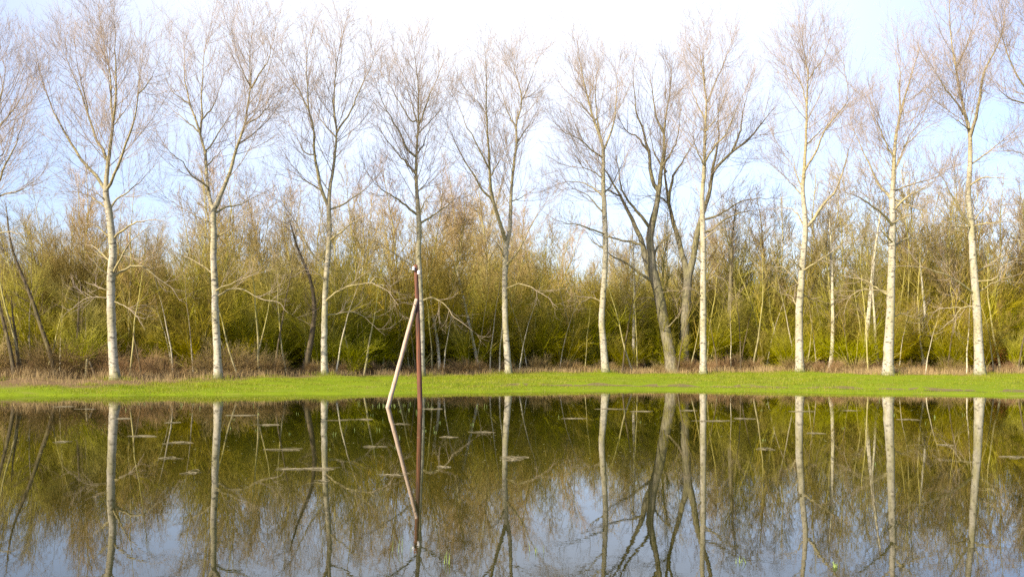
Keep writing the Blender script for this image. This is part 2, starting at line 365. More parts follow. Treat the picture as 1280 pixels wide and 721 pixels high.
N_ = None
POPLARS = [
 ('leftmost full poplar, pale trunk in sunlight with many low limbs arching left and right', 43,
  [(144,475,15),(141,440,13),(139,390,12.5),(139,345,12),(141,320,11.5),(140,297,11),(136,263,10.5),(132.5,247,10),(133,225,8),(136,196,6.5),(141,155,5),(139,130,4),(138,95,3),(134,70,2.2),(128,45,1.5),(122,15,.8)],
  [(4,[(141,155),(144,130),(145,90),(144,60),(143,20),(142,2)],N_),
   (6,[(132,240),(122,222),(105,203),(92,185),(75,155),(62,128),(50,90),(45,60)],N_),
   (5,[(134,205),(130,190),(120,172),(112,150),(105,128),(97,105),(85,80),(68,45)],N_),
   (2.5,[(110,138),(100,95),(95,70),(92,40)],N_),
   (5,[(135,238),(145,212),(156,185),(168,150),(173,115),(176,85),(182,50)],N_),
   (2.5,[(173,118),(188,100),(200,70)],N_),(2.5,[(141,158),(155,140),(170,115)],N_),
   (3.5,[(137,262),(148,247),(160,240),(178,224),(195,205)],N_),
   (4,[(142,298),(155,287),(172,278),(195,275),(215,280)],N_),
   (4,[(141,342),(155,315),(165,300),(185,285),(202,277)],N_),
   (4.5,[(141,346),(155,337),(165,333),(178,333),(195,345),(215,360),(225,376)],N_),
   (3.5,[(139,298),(125,286),(112,280),(95,283)],N_),(4,[(139,328),(125,315),(115,307),(100,305)],N_),
   (4.5,[(139,346),(125,335),(115,325),(107,317)],N_),(3,[(138,365),(120,358),(105,351)],N_),
   (3,[(135,262),(115,247),(97,240),(78,234)],N_),(2.5,[(134,252),(118,240),(98,231)],N_),
   (2.5,[(141,376),(160,385),(172,397),(181,412)],N_),(2.2,[(138,373),(110,372),(95,382),(78,396)],N_)]),
 ('wide forked poplar between the leftmost full poplar and the slender one, low limb drooping right', 45,
  [(273,473,13.5),(271,430,11.5),(269,385,11),(269,360,10.5),(267,330,10),(267,300,9.7),(267,285,9.5),(267,262,9),(268,262,9),(277,240,7),(285,222,6.3),(293,195,5.7),(301,170,5),(306,155,4.5),(310,130,3.8),(313,110,3.2),(312,80,2.4),(313,60,1.7),(318,28,.8)],
  [(7,[(266,265),(261,240),(258,210),(255,185),(250,168),(245,150),(238,130),(232,105),(230,70),(229,38)],N_),
   (4,[(250,168),(252,150),(252,130),(253,95),(255,70),(260,45),(268,22)],N_),
   (3,[(313,112),(325,92),(335,75),(342,50),(346,30)],N_),(2.6,[(313,108),(303,88),(295,65),(291,38)],N_),
   (2.8,[(306,156),(325,145),(345,120),(356,103)],N_),
   (3.6,[(260,234),(240,220),(228,203),(213,190),(195,172)],N_),(3,[(248,165),(232,150),(215,137),(203,123)],N_),
   (2.6,[(238,130),(225,122),(212,110),(203,83)],N_),(3,[(256,190),(265,180),(280,155),(290,140),(306,113)],N_),
   (3,[(252,150),(265,135),(275,110),(283,82)],N_),(2.6,[(258,208),(275,190),(292,178)],N_),
   (4,[(270,266),(285,258),(300,256),(315,248),(332,239)],N_),(3,[(268,298),(285,288),(302,277)],N_),
   (4.2,[(270,371),(285,363),(302,361),(318,370),(330,375),(348,378),(360,392)],N_),
   (3,[(270,363),(295,352),(312,345),(327,337)],N_),(2.6,[(266,280),(245,270),(220,255),(203,244)],N_),
   (3.2,[(266,342),(245,327),(220,317),(205,312)],N_),(2.6,[(266,300),(245,290),(223,277)],N_)]),
 ('slender forked poplar just left of the pole with low limbs arching towards it', 48,
  [(406,471,12),(405,430,10.5),(406,390,10),(407,355,9),(410,320,9),(412,295,8.8),(411,270,8.3),(411,255,8),(412,238,6.5),(416,215,5.8),(419,190,5.2),(421,165,4.6),(418,140,4),(418,115,3.3),(420,85,2.5),(425,60,1.7),(431,32,.8)],
  [(6,[(410,257),(404,243),(397,215),(393,190),(392,160),(387,140),(385,115),(383,90),(385,60),(392,33)],N_),
   (3,[(387,140),(375,115),(362,95),(355,80),(352,58)],N_),(3.4,[(421,164),(433,148),(445,125),(455,100),(465,80),(470,52)],N_),
   (3.4,[(401,237),(385,228),(365,215),(348,205)],N_),(2.8,[(394,193),(380,190),(368,165),(353,147)],N_),
   (3,[(420,172),(405,155),(395,140),(388,117)],N_),(4,[(413,262),(430,255),(445,245),(462,232),(477,213)],N_),
   (3.2,[(413,300),(430,287),(445,275),(460,268),(476,254)],N_),
   (3.8,[(408,339),(390,318),(380,298),(368,275),(350,252),(331,236)],N_),
   (3.6,[(407,376),(430,360),(450,355),(465,354),(480,360),(490,370),(498,382)],N_),
   (2.2,[(463,354),(468,347),(478,348),(490,360)],N_),(2.8,[(407,394),(440,390),(455,396),(468,408),(481,418)],N_),
   (2.4,[(407,352),(395,340),(380,338),(368,346)],N_),(2.4,[(412,240),(402,225),(396,205)],N_)]),
 ('bare poplar standing directly behind the rust brown pole', 51,
  [(527,468,11),(527,420,10),(526,380,9.5),(524,340,9.2),(523,310,9),(524,290,8.7),(523,265,8),(521,240,7),(520,210,6),(521,185,5.4),(523,160,4.8),(523,145,4.2),(523,110,3.2),(520,85,2),(518,60,.8)],
  [(3,[(523,156),(530,140),(537,120),(545,100),(556,72)],N_),(3,[(521,152),(515,130),(510,115),(500,88)],N_),
   (4,[(521,197),(508,185),(497,160),(485,142),(477,125),(469,97)],N_),(4,[(520,218),(508,203),(495,190),(480,170),(471,153)],N_),
   (2.8,[(515,152),(505,138),(492,115),(480,98),(473,83)],N_),(3,[(521,193),(530,180),(535,165),(546,148)],N_),
   (2.6,[(521,241),(535,225),(538,203)],N_),(4.4,[(522,269),(505,255),(490,245),(472,232),(454,209)],N_),
   (4,[(524,280),(540,270),(555,260),(568,250),(586,239)],N_),(3,[(523,269),(533,250),(546,233)],N_),
   (3,[(524,337),(495,318),(475,305),(450,293)],N_),(3.2,[(526,376),(540,372),(555,380),(567,395),(580,405),(591,413)],N_),
   (2.6,[(520,170),(540,150),(556,128),(564,105)],N_)]),
 ('bare poplar right of the pole whose thin trunk splits low into two tall stems', 54,
  [(636,466,11.5),(633,430,10),(631,390,9.2),(631,350,9),(632,320,9),(633,303,8.8),(637,290,7),(638,270,6.6),(639,240,6),(643,200,5.3),(646,175,4.8),(645,155,4.3),(650,140,3.6),(652,120,3),(645,95,2),(640,72,.8)],
  [(2.8,[(645,158),(637,145),(630,125),(622,98)],N_),(2.4,[(652,126),(660,110),(668,85),(676,62)],N_),
   (2.8,[(646,180),(655,165),(665,150),(676,132)],N_),
   (6.5,[(632,302),(627,285),(620,265),(614,240),(612,215),(610,175),(609,155),(608,130),(608,105),(606,75),(605,53)],N_),
   (3.2,[(612,211),(603,195),(593,175),(585,160),(572,130),(564,108)],N_),(2.4,[(609,147),(600,130),(584,113)],N_),
   (2.6,[(612,222),(625,200),(634,182)],N_),(4,[(614,248),(604,238),(590,215),(580,200),(568,175),(557,148)],N_),
   (4,[(633,331),(645,318),(655,300),(665,280),(675,262),(692,243)],N_),(3,[(631,322),(622,305),(608,288)],N_),
   (2.6,[(632,361),(650,355),(665,360),(685,372),(696,384)],N_),(2.4,[(639,252),(655,245),(670,236)],N_)]),
 ('pale poplar with brushwood limbs spreading left, growing beside the dark forked tree', 56,
  [(757,466,13),(754,430,11),(752,400,10.3),(754,370,9.7),(756,340,9.3),(757,310,9.2),(756,280,9),(755,250,8.7),(754,235,8.4),(754,205,7.8),(754,185,7),(748,165,6),(742,150,5.2),(738,135,4.6),(733,115,3.8),(728,95,2.8),(725,75,1.8),(722,52,.8)],
  [(4,[(754,190),(760,175),(767,155),(770,130),(771,100),(776,70)],N_),(4,[(751,177),(747,155),(745,130),(745,105),(749,76)],N_),
   (3,[(743,150),(735,140),(725,130),(712,118),(698,103)],N_),(3.2,[(753,197),(740,188),(725,175),(705,165),(688,148)],N_),
   (2.6,[(754,222),(735,212),(715,208),(693,204)],N_),(3.2,[(754,247),(742,235),(725,228),(705,228),(683,236)],N_),
   (3.4,[(756,293),(735,285),(715,280),(695,275),(678,264)],N_),(3.2,[(756,312),(742,303),(732,290),(720,284)],N_),
   (3.4,[(755,268),(740,250),(728,240),(712,235),(698,238)],N_),(2.6,[(755,242),(765,230),(774,212),(786,188)],N_),
   (2.4,[(753,378),(740,372),(728,378),(716,392)],N_),(2.6,[(735,122),(742,105),(738,78)],N_),(2.4,[(756,300),(768,288),(778,280)],N_)]),
 ('straight white poplar standing close in front of the pair of dark mossy trees', 56,
  [(879,466,12.5),(879,430,11.5),(879,390,11),(879,350,10.6),(879,310,10.2),(878,270,9.5),(878,240,8.8),(880,215,8),(881,180,7),(882,150,6),(883,125,4.8),(880,105,3.8),(878,85,2.6),(873,55,.8)],
  [(3.4,[(883,130),(890,115),(895,100),(905,80),(912,60),(921,38)],N_),(2.4,[(881,105),(879,70),(880,38)],N_),
   (3.6,[(880,205),(892,185),(905,170),(915,150),(925,125),(941,98)],N_),(3,[(880,207),(870,185),(863,165),(854,148)],N_),
   (2.8,[(882,150),(872,132),(865,110),(860,85)],N_),(2.8,[(882,165),(895,148),(903,128),(910,108)],N_),
   (2.6,[(879,300),(892,290),(905,286),(920,290)],N_),(2.4,[(879,330),(866,318),(855,312)],N_),
   (2.4,[(879,355),(892,345),(903,348),(912,360)],N_),(2.2,[(879,372),(868,362),(858,360),(846,368)],N_)]),
 ('white poplar with one thick limb forking off to the right halfway up its trunk', 56,
  [(1000,467,15),(999,430,13),(999,390,12),(1001,360,11),(1003,330,10.3),(1006,300,9.6),(1007,285,9),(1005,255,8),(1003,240,7.6),(1005,215,7),(1007,180,6),(1008,150,5.2),(1009,120,4.2),(1010,95,3.2),(1007,75,2.4),(1003,50,1.6),(1005,22,.8)],
  [(2.6,[(1008,131),(1003,110),(995,95),(982,78),(970,58)],N_),(2.6,[(1009,102),(1020,85),(1030,70),(1039,42)],N_),
   (6,[(1007,286),(1020,270),(1030,255),(1045,238),(1055,210),(1062,185),(1073,158)],N_),
   (3.6,[(1006,212),(1020,190),(1030,165),(1045,145),(1060,125),(1056,90),(1050,57)],N_),
   (2.8,[(1007,182),(1025,165),(1050,138)],N_),(3.2,[(1004,240),(995,215),(990,195),(975,183)],N_),
   (3,[(1004,246),(985,225),(968,208)],N_),(3,[(1006,284),(997,268),(985,260),(960,262)],N_),
   (3,[(1001,358),(990,345),(980,335),(963,333)],N_),(3,[(1002,338),(990,325),(973,317)],N_),
   (4,[(999,388),(990,372),(982,366)],N_),(3,[(1003,339),(1017,330),(1035,318),(1055,305),(1077,299)],N_),
   (2.6,[(1001,366),(1020,378),(1034,394)],N_)]),
 ('thick white poplar with long low limbs on both sides, second full trunk from the right', 53,
  [(1110,466,19),(1111,430,16.5),(1113,390,14.5),(1114,350,13.2),(1115,310,12.3),(1116,280,11.8),(1115,255,11),(1116,240,10.3),(1117,215,9.2),(1118,190,8),(1120,170,7),(1124,150,6),(1130,125,4.8),(1136,105,3.7),(1142,85,2.7),(1151,57,.8)],
  [(3.4,[(1125,143),(1124,110),(1125,90),(1120,70),(1117,37)],N_),(3.6,[(1118,197),(1110,185),(1100,160),(1092,145),(1084,117)],N_),
   (4.2,[(1117,214),(1130,185),(1140,165),(1155,150),(1167,133)],N_),(2.8,[(1130,183),(1150,165),(1177,150)],N_),
   (5.2,[(1115,281),(1100,265),(1085,253),(1070,245),(1048,237)],N_),
   (4.6,[(1115,250),(1095,225),(1082,195),(1072,175),(1060,142)],N_),
   (4.6,[(1115,310),(1133,298),(1153,296),(1167,292)],N_),(3.2,[(1116,279),(1135,270),(1153,264)],N_),
   (3.4,[(1116,249),(1145,260),(1170,270),(1184,274)],N_),(4.2,[(1116,264),(1135,245),(1155,235),(1180,215)],N_),
   (3.4,[(1116,240),(1133,233),(1166,223),(1198,205)],N_),(3.4,[(1115,302),(1103,290),(1096,273)],N_),
   (3.8,[(1113,370),(1095,360),(1080,350),(1055,345)],N_),(3.4,[(1113,366),(1080,362),(1062,372),(1054,394)],N_),
   (2.6,[(1112,400),(1128,392),(1142,398)],N_)]),
 ('tallest white poplar by the right edge of the picture, trunk leaning left then forking high', 52,
  [(1225,467,18.5),(1223,430,16.2),(1222,400,15),(1220,370,14),(1217,335,13),(1215,300,12.5),(1214,280,12),(1211,255,11),(1210,240,10.5),(1212,215,9.8),(1213,190,9),(1212,165,8),(1208,150,7),(1202,125,6.2),(1198,105,5.5),(1194,80,4.6),(1189,50,3.6),(1187,20,2.6),(1188,-10,1.8),(1190,-35,.8)],
  [(6.5,[(1213,170),(1220,145),(1225,120),(1228,100),(1235,80),(1245,60),(1255,30),(1258,-5)],N_),
   (4,[(1205,145),(1195,128),(1182,112),(1172,95),(1159,72)],N_),(3,[(1211,162),(1195,150),(1178,138)],N_),
   (4.8,[(1213,283),(1203,268),(1195,252),(1187,240),(1180,225),(1163,203)],N_),
   (3.4,[(1213,284),(1190,283),(1170,283)],N_),(3.2,[(1214,279),(1228,262),(1238,245),(1249,228)],N_),
   (3.4,[(1214,283),(1240,279),(1265,276),(1287,282)],N_),(3.6,[(1218,342),(1240,328),(1260,317),(1284,309)],N_),
   (3,[(1219,352),(1245,348),(1252,334),(1275,322)],N_),(3,[(1220,366),(1250,350),(1280,341)],N_),
   (4.6,[(1219,368),(1211,362),(1195,350),(1172,340),(1145,333),(1123,332)],N_),
   (4,[(1221,382),(1203,385),(1190,400),(1174,413)],N_),(2.6,[(1203,385),(1180,385),(1158,393)],N_),
   (3.4,[(1212,232),(1230,222),(1250,222),(1277,225)],N_),(3.4,[(1212,207),(1235,190),(1260,170),(1283,148)],N_),
   (3,[(1195,88),(1205,65),(1215,35),(1220,5)],N_)]),
 ('poplar cut off by the left edge, only its right hand limbs in view', 42,
  [(-14,476,15),(-15,430,13),(-13,350,11.5),(-12,290,10),(-10,240,8.5),(-8,190,6),(-10,150,4.6),(-13,100,3),(-15,55,1.5),(-14,25,.8)],
  [(5,[(-11,262),(2,217),(10,200),(20,180),(28,155),(37,135)],N_),(4.4,[(-8,185),(0,158),(15,140),(28,120),(38,93)],N_),
   (4,[(-11,265),(0,245),(20,240),(45,225),(60,208)],N_),(3.6,[(-9,150),(0,125),(6,95),(8,65)],N_),
   (3.6,[(-12,300),(5,290),(25,292),(40,284)],N_),(4,[(-12,255),(-30,225),(-42,190),(-50,150)],N_),(3,[(-9,205),(5,190),(12,165)],N_)]),
 ('poplar cut off by the right edge, only its left hand limbs in view', 51,
  [(1342,466,18),(1340,400,15),(1338,330,13),(1337,280,12),(1336,230,10.5),(1334,180,8.5),(1332,130,6.5),(1330,80,5),(1328,30,3.4),(1326,-20,2),(1325,-45,.8)],
  [(6,[(1334,185),(1310,140),(1280,108),(1263,77),(1253,47),(1240,15)],N_),(4,[(1300,128),(1275,128),(1255,118),(1240,100)],N_),
   (4,[(1336,240),(1300,205),(1270,190),(1245,188)],N_),(4,[(1338,330),(1300,305),(1270,300),(1248,305)],N_),
   (4,[(1333,150),(1310,100),(1295,60),(1285,20),(1280,-20)],N_),(4,[(1337,290),(1300,262),(1270,255),(1240,258)],N_)]),
]
for k, (lab, D, trunk, limbs) in enumerate(POPLARS):
    build_tree('poplar_tree', lab, 'tree', 'poplars in a row along the grass bank', D, trunk, limbs, POPLAR, 100 + k, dens=1.0, slim=[.92, .9, .82, .85, .86, .82, .77, .82, .79, .74, 1, .85][k])

# the two dark forked trees just behind the row
build_tree('willow_tree', 'large dark mossy tree leaning left and forking into two heavy limbs between two white poplars', 'tree', None, 59,
  [(841,465,20),(836,435,17),(830,405,16),(824,370,15.5),(816,340,15),(814,320,13),(812,300,12),(814,285,11.5),(820,260,10),(824,235,9),(826,215,7.5),(830,190,6.5),(830,165,5),(833,140,3.4),(838,110,2),(840,80,.8)],
  [(12,[(820,350),(808,330),(803,305),(795,285),(785,265),(775,245),(768,232),(758,216),(748,203),(735,192)],.12),
   (6,[(815,289),(805,275),(795,263),(785,250),(777,234),(772,205),(768,180)],-.3),
   (4.6,[(815,322),(825,305),(838,293),(856,286)],.3),(6,[(822,356),(800,342),(785,330),(765,320),(752,306),(738,290)],-.2),
   (4.6,[(802,306),(785,302),(765,297),(745,292),(725,280)],.3),
   (7,[(824,240),(815,225),(811,190),(806,175),(803,160),(795,140),(793,115),(790,85)],.2),
   (4,[(811,190),(797,172),(782,163),(770,140)],None),(4,[(826,210),(840,190),(848,165),(852,130)],None),
   (4,[(830,168),(820,145),(816,115),(812,85)],None),(3.4,[(826,380),(812,372),(795,376)],None),(3.4,[(832,410),(848,395),(858,372)],None),
   (3.4,[(775,246),(760,238),(742,240),(722,232)],None)],
  OLD, 201, 'old', dens=.82, slim=.9)
build_tree('willow_tree', 'dark mossy tree forking in a wide V behind the straight white poplar', 'tree', None, 60,
  [(856,465,16),(855,430,14),(857,390,13.5),(859,360,13.5),(860,347,13),(866,325,10),(870,300,9.5),(873,285,9),(880,262,8),(887,240,7.5),(891,215,6.5),(900,205,6),(915,190,5),(935,175,4.4),(950,157,3.2),(967,136,.9)],
  [(11,[(860,350),(853,320),(848,300),(842,280),(836,255),(833,235),(831,206),(832,190),(834,165)],.1),
   (5.5,[(836,250),(841,222),(852,203),(865,183),(876,163)],-.25),
   (5,[(874,286),(885,290),(903,276),(925,266),(956,262)],-.2),(4.6,[(876,275),(900,268),(925,252),(950,248),(972,248)],.25),
   (5,[(889,228),(893,200),(899,175),(897,145),(902,110)],None),(4,[(833,215),(822,200),(815,180),(812,155)],None),
   (4,[(915,190),(925,165),(930,135),(938,105)],None),(3.4,[(836,255),(822,245),(806,246)],None),(3.4,[(858,400),(846,385),(838,366)],None)],
  OLD, 202, 'old', dens=.78, slim=.9)

# slim single stems standing at the edge of the wood
def stem_tree(label, D, pts, mat, seed, name='young_tree', w0=None, cat='sapling', twl=.9, group=None):
    r = np.random.default_rng(seed)
    base = at(pts[0][0], pts[0][1], D); gz = float(ground_z(base[0], D)); base[2] = gz - .05
    root = empty(name, base); tag(root, label, cat, group)
    tr = smooth_line(np.array(pts, float), 20); off = np.linspace(0, 1, 20) * r.uniform(-.6, .6)
    P = np.stack([(tr[:, 0] - CX) / F * (D + off), D + off, CAMH + (HZ - tr[:, 1]) / F * (D + off)], -1); P[0, 2] = gz - .07
    R = tr[:, 2] / 2 * D / F
    g = Geo(); g.tubes(P[None], R[None], 9); g.build('trunk', mat, root, origin=base)
    c = Geo(); P1, R1 = spawn(r, P[None], R[None], .16, .3, 45, 12, twl * .55, .16, .5, .006, .016, 7, .35, .09)
    P2, R2 = spawn(r, P1, R1, .14, .1, 40, 12, .22, .3, .7, .0045, .007, 5, .2, .12)
    P3, R3 = spawn(r, P2, R2, .2, .1, 40, 12, .12, .3, .8, .004, .005, 4, .1, .12)
    c.tubes(P1, R1, 4); c.tubes(P2, R2, 3); c.tubes(P3, R3, 3); c.build('crown', mat, root, origin=base)
    return root

stem_tree('slim straight pale birch stem right of the poplar with the thick right limb', 58, [(1036,468,6),(1040,440,5),(1041,400,4.4),(1040,350,3.6),(1038,300,2.4),(1036,262,.8)], BIRCH, 301)
stem_tree('pale sapling leaning slightly right just left of the thick white poplar', 57, [(1082,467,7),(1083,430,6),(1087,380,5),(1092,330,4),(1097,290,2.6),(1103,250,.8)], BIRCH, 302)
stem_tree('short thin pale stem between the leaning sapling and the thick white poplar', 57, [(1098,467,5),(1095,430,4),(1093,395,3),(1090,350,1.8),(1090,320,.8)], BIRCH, 303)
stem_tree('crooked thin pale stem between the two rightmost white poplars', 57, [(1158,467,5),(1157,440,4.4),(1153,415,4),(1156,390,3.4),(1153,360,2.6),(1150,325,.9)], BIRCH, 304)
stem_tree('thin pale upright sapling in the undergrowth left of the large dark leaning tree', 60, [(793,465,4.6),(792,430,4),(793,380,3.4),(792,330,2.4),(790,285,.8)], BIRCH, 305)
stem_tree('dark crooked stem leaning right beside the slender forked poplar', 50, [(378,472,9),(386,440,7.5),(391,410,6.5),(393,385,5.5),(388,350,4),(372,310,3),(362,275,1)], DARKSTEM, 306)
stem_tree('dark sapling bending left at the left edge of the picture', 44.5, [(19,479,6),(15,450,5.2),(10,425,4.6),(1,388,3.6),(-6,350,2),(-10,320,.8)], DARKSTEM, 307)
stem_tree('short dark sapling second from the left edge of the picture', 44.8, [(26,478,5),(22,450,4.2),(20,422,3.4),(16,395,2),(14,370,.8)], DARKSTEM, 308)
stem_tree('long dark stem slanting up left across the round bushy tree', 45, [(72,476,6.5),(62,440,5.6),(50,405,5),(40,375,4.4),(28,345,3.8),(18,320,3),(11,290,2.2),(8,258,.8)], DARKSTEM, 309)
stem_tree('upright brown stem in front of the round bushy tree', 46, [(95,474,5),(97,430,4),(98,400,3),(99,365,.8)], DARKSTEM, 310)
stem_tree('forked looking dark tree with a bent low branch right of the straight white poplar', 62, [(908,465,8),(911,430,7),(912,390,5.6),(913,350,4.2),(915,310,2.8),(917,280,1.6),(920,255,.8)], OLD, 311, twl=1.6)
stem_tree('pale stem leaning right in the thicket right of the pole', 56, [(600,466,4.6),(592,430,4),(583,390,3.4),(574,350,2.6),(566,315,.8)], BIRCH, 312)
stem_tree('pale stem leaning left in the thicket close right of the pole', 55, [(550,467,4.4),(547,430,3.8),(541,390,3.2),(536,350,2.2),(533,320,.8)], BIRCH, 313)

# broken stubs of dead stems on the left
for k, (a, lab) in enumerate([([(107,477,5),(108,462,4.6),(109,449,4)], 'broken pale stump of a dead stem left of the leftmost full poplar'),
                              ([(121,478,4.4),(117,465,4),(112,452,3.4)], 'brown broken stub leaning left against the pale stump')]):
    D = 44.5; P = smooth_line(np.array(a, float), 8); pos = np.stack([(P[:, 0] - CX) / F * D, np.full(8, D), CAMH + (HZ - P[:, 1]) / F * D], -1)
    gz = float(ground_z(pos[0, 0], D)); pos[0, 2] = gz - .05
    g = Geo(); g.tubes(pos[None], P[None, :, 2] / 2 * .75 * D / F, 8); g.tubes((pos[-1] + np.array([[[0, 0, 0], [.0, 0, .02], [.01, 0, .05]]])), np.array([[.05, .035, .003]]), 6)
    o = g.build('broken_stump', OLD if k == 0 else DARKSTEM, origin=(pos[0, 0], D, gz)); o.location = (pos[0, 0], D, gz)
    tag(o, lab, 'stump')

# ------------------------------------------------------------------ the wood behind: some of each kind, then copied
def wood_tree_parts(seed, h, nst=1, spread=.12, r0=.08, upk=.7, dens=1.0):
    r = np.random.default_rng(seed); S = []; SR = []
    for k in range(nst):
        d = np.array([r.normal(0, spread), r.normal(0, spread), 1.0]); hh = h * r.uniform(.8, 1) if k else h
        p = [np.array([r.normal(0, .12) * (nst > 1), r.normal(0, .12) * (nst > 1), -.1])]
        for i in range(13):
            d = d + np.array([r.normal(0, .06), r.normal(0, .06), .03]); d /= np.linalg.norm(d); p.append(p[-1] + d * hh / 13)
        S.append(p); SR.append(np.linspace(1, .08, 14) * r0 * r.uniform(.7, 1))
    S = np.array(S); SR = np.array(SR)
    P1, R1 = spawn(r, S, SR, .20 / dens, .12, 40, 12, .7, .26, .55, .007, .03, 8, upk, .08)
    P2, R2 = spawn(r, P1, R1, .18 / dens, .1, 38, 12, .35, .32, .65, .0058, .010, 5, .3, .11)
    P3, R3 = spawn(r, P2, R2, .20 / dens, .1, 38, 14, .18, .32, .8, .005, .007, 4, .2, .13)
    t = Geo(); t.tubes(S, SR, 7); c = Geo(); c.tubes(P1, R1, 4); c.tubes(P2, R2, 3); c.tubes(P3, R3, 3)
    return t, c

def shrub_parts(seed, h, nst, spread, dens=1.0, buds=1.0, arch=-.25, base_r=.35):
    r = np.random.default_rng(seed); m = 9; S = np.zeros((nst, m, 3)); SR = np.zeros((nst, m))
    for k in range(nst):
        a = r.uniform(0, 2 * math.pi); s = abs(r.normal(0, spread)) + .05
        d = np.array([math.cos(a) * s, math.sin(a) * s, 1.0]); d /= np.linalg.norm(d); hh = h * r.uniform(.6, 1.05)
        p = np.array([math.cos(a) * base_r * r.random(), math.sin(a) * base_r * r.random(), -.1]); S[k, 0] = p
        for i in range(1, m):
            d = d + np.array([math.cos(a) * .05, math.sin(a) * .05, arch / m]) + r.normal(0, .07, 3); d /= np.linalg.norm(d)
            p = p + d * hh / (m - 1); S[k, i] = p
        SR[k] = np.linspace(1, .2, m) * r.uniform(.018, .042)
    P1, R1 = spawn(r, S, SR, .22 / dens, .18, 32, 12, .8, .26, .6, .006, .014, 7, .25, .07)
    P2, R2 = spawn(r, P1, R1, .16 / dens, .08, 32, 12, .42, .35, .7, .005, .008, 6, .2, .08)
    t = Geo(); t.tubes(S, SR, 5); c = Geo(); c.tubes(P1, R1, 3); c.tubes(P2, R2, 3)
    b = Geo()
    for PP, per in ((P2, 4), (P1, 5)):
        n = int(len(PP) * per * buds); i = r.integers(0, len(PP), n); j = r.integers(1, PP.shape[1] - 1, n); w = r.random((n, 1))
        B = PP[i, j] * (1 - w) + PP[i, j + 1] * w
        dr = PP[i, j + 1] - PP[i, j]; dr /= np.linalg.norm(dr, axis=1, keepdims=True) + 1e-9
        dr = (dr * .6 + r.normal(0, .55, (n, 3))) * r.uniform(.022, .05, (n, 1))
        b.leaves(B, dr, r.uniform(.006, .012, n), 0)
    return t, c, b

class Kind:
    """one plant with its parts; place() moves the first one, then copies it part by part"""
    def __init__(s, name, cat, group, parts):
        s.root = empty(name, (0, 0, 0)); s.parts = []; s.used = False; s.cat = cat; s.group = group
        for pn, geo, mat in parts:
            if geo.n: s.parts.append(geo.build(pn, mat, s.root))
    def place(s, loc, rz, sc, label, szk=1.0):
        if not s.used: r = s.root; s.used = True
        else:
            r = s.root.copy(); COL.objects.link(r)
            for ch in s.parts:
                c = ch.copy(); COL.objects.link(c); c.parent = r
        r.location = loc; r.rotation_euler = (0, 0, rz); r.scale = (sc, sc, sc * szk)
        tag(r, label, s.cat, s.group); return r

TG = 'bare trees crowding the wood behind the poplars'
TL = 'thin leafless tree crowded among others in the wood behind the row of poplars'
TREES = []
for k in range(9):
    nst = [1, 2, 1, 3, 1, 2, 4, 1, 2][k]
    t, c = wood_tree_parts(400 + k, [10, 9, 11, 8.5, 9.5, 10.5, 8, 12, 9][k], nst, .1 + .05 * (nst > 1), [.085, .06, .09, .05, .07, .06, .045, .1, .06][k], [.7, .6, .8, .5, .9, .6, .5, .7, .45][k], 1.2)
    TREES.append(Kind('woodland_tree', 'tree', TG, [('trunk', t, WOODTR), ('crown', c, WOODTW)]))
SG = 'olive shrubs of the undergrowth thicket'
SL = 'leafless olive green twiggy shrub in the dense thicket behind the row of poplars'
SHRUBS = []
for k in range(8):
    t, c, b = shrub_parts(500 + k, [5.2, 4.2, 6.2, 3.4, 5.6, 4.6, 6.8, 3.0][k], [18, 22, 16, 20, 14, 24, 14, 18][k], [.3, .4, .22, .5, .25, .38, .2, .55][k], 1.3, 0)
    SHRUBS.append(Kind('thicket_shrub', 'shrub', SG, [('stem', t, WOODTR), ('twigs', c, SHRUBTW)]))

def edge(x): return treerow(x) + 2.6
pr = np.random.default_rng(11)
def ptop(px):      # height of the thicket skyline in picture rows
    return np.interp(px, [-100, 0, 25, 45, 60, 100, 125, 160, 210, 260, 330, 400, 470, 540, 640, 680, 720, 750, 800, 860, 940, 1000, 1060, 1150, 1280, 1400],
                     [300, 300, 330, 290, 265, 268, 305, 300, 275, 270, 262, 265, 262, 262, 268, 290, 325, 320, 300, 290, 285, 275, 262, 250, 255, 255])
hk = [10, 9, 11, 8.5, 9.5, 10.5, 8, 12, 9]
nt_ = 0
for row, (dy, step) in enumerate([(3.5, 3.0), (8, 2.7), (13, 2.8), (19, 3.0), (27, 3.4), (37, 4.2)]):
    x = -36.0 - row * 3
    while x < 36 + row * 3:
        x += step * pr.uniform(.6, 1.4)
        y = float(edge(x)) + dy + pr.uniform(-1.8, 1.8)
        px = CX + x / y * F
        if px < -90 or px > 1370: continue
        k = int(pr.integers(0, 9))
        H = CAMH + (HZ - ptop(px)) / F * y
        sc = H / hk[k] * pr.uniform(.90, 1.32)
        if px < 40: sc *= .8
        if 690 < px < 760: sc *= .85
        TREES[k].place((x, y, float(ground_z(x, y)) - .03), pr.uniform(0, 6.28), float(np.clip(sc, .45, 1.8)), TL); nt_ += 1
sk = [5.2, 4.2, 6.2, 3.4, 5.6, 4.6, 6.8, 3.0]; ns_ = 0
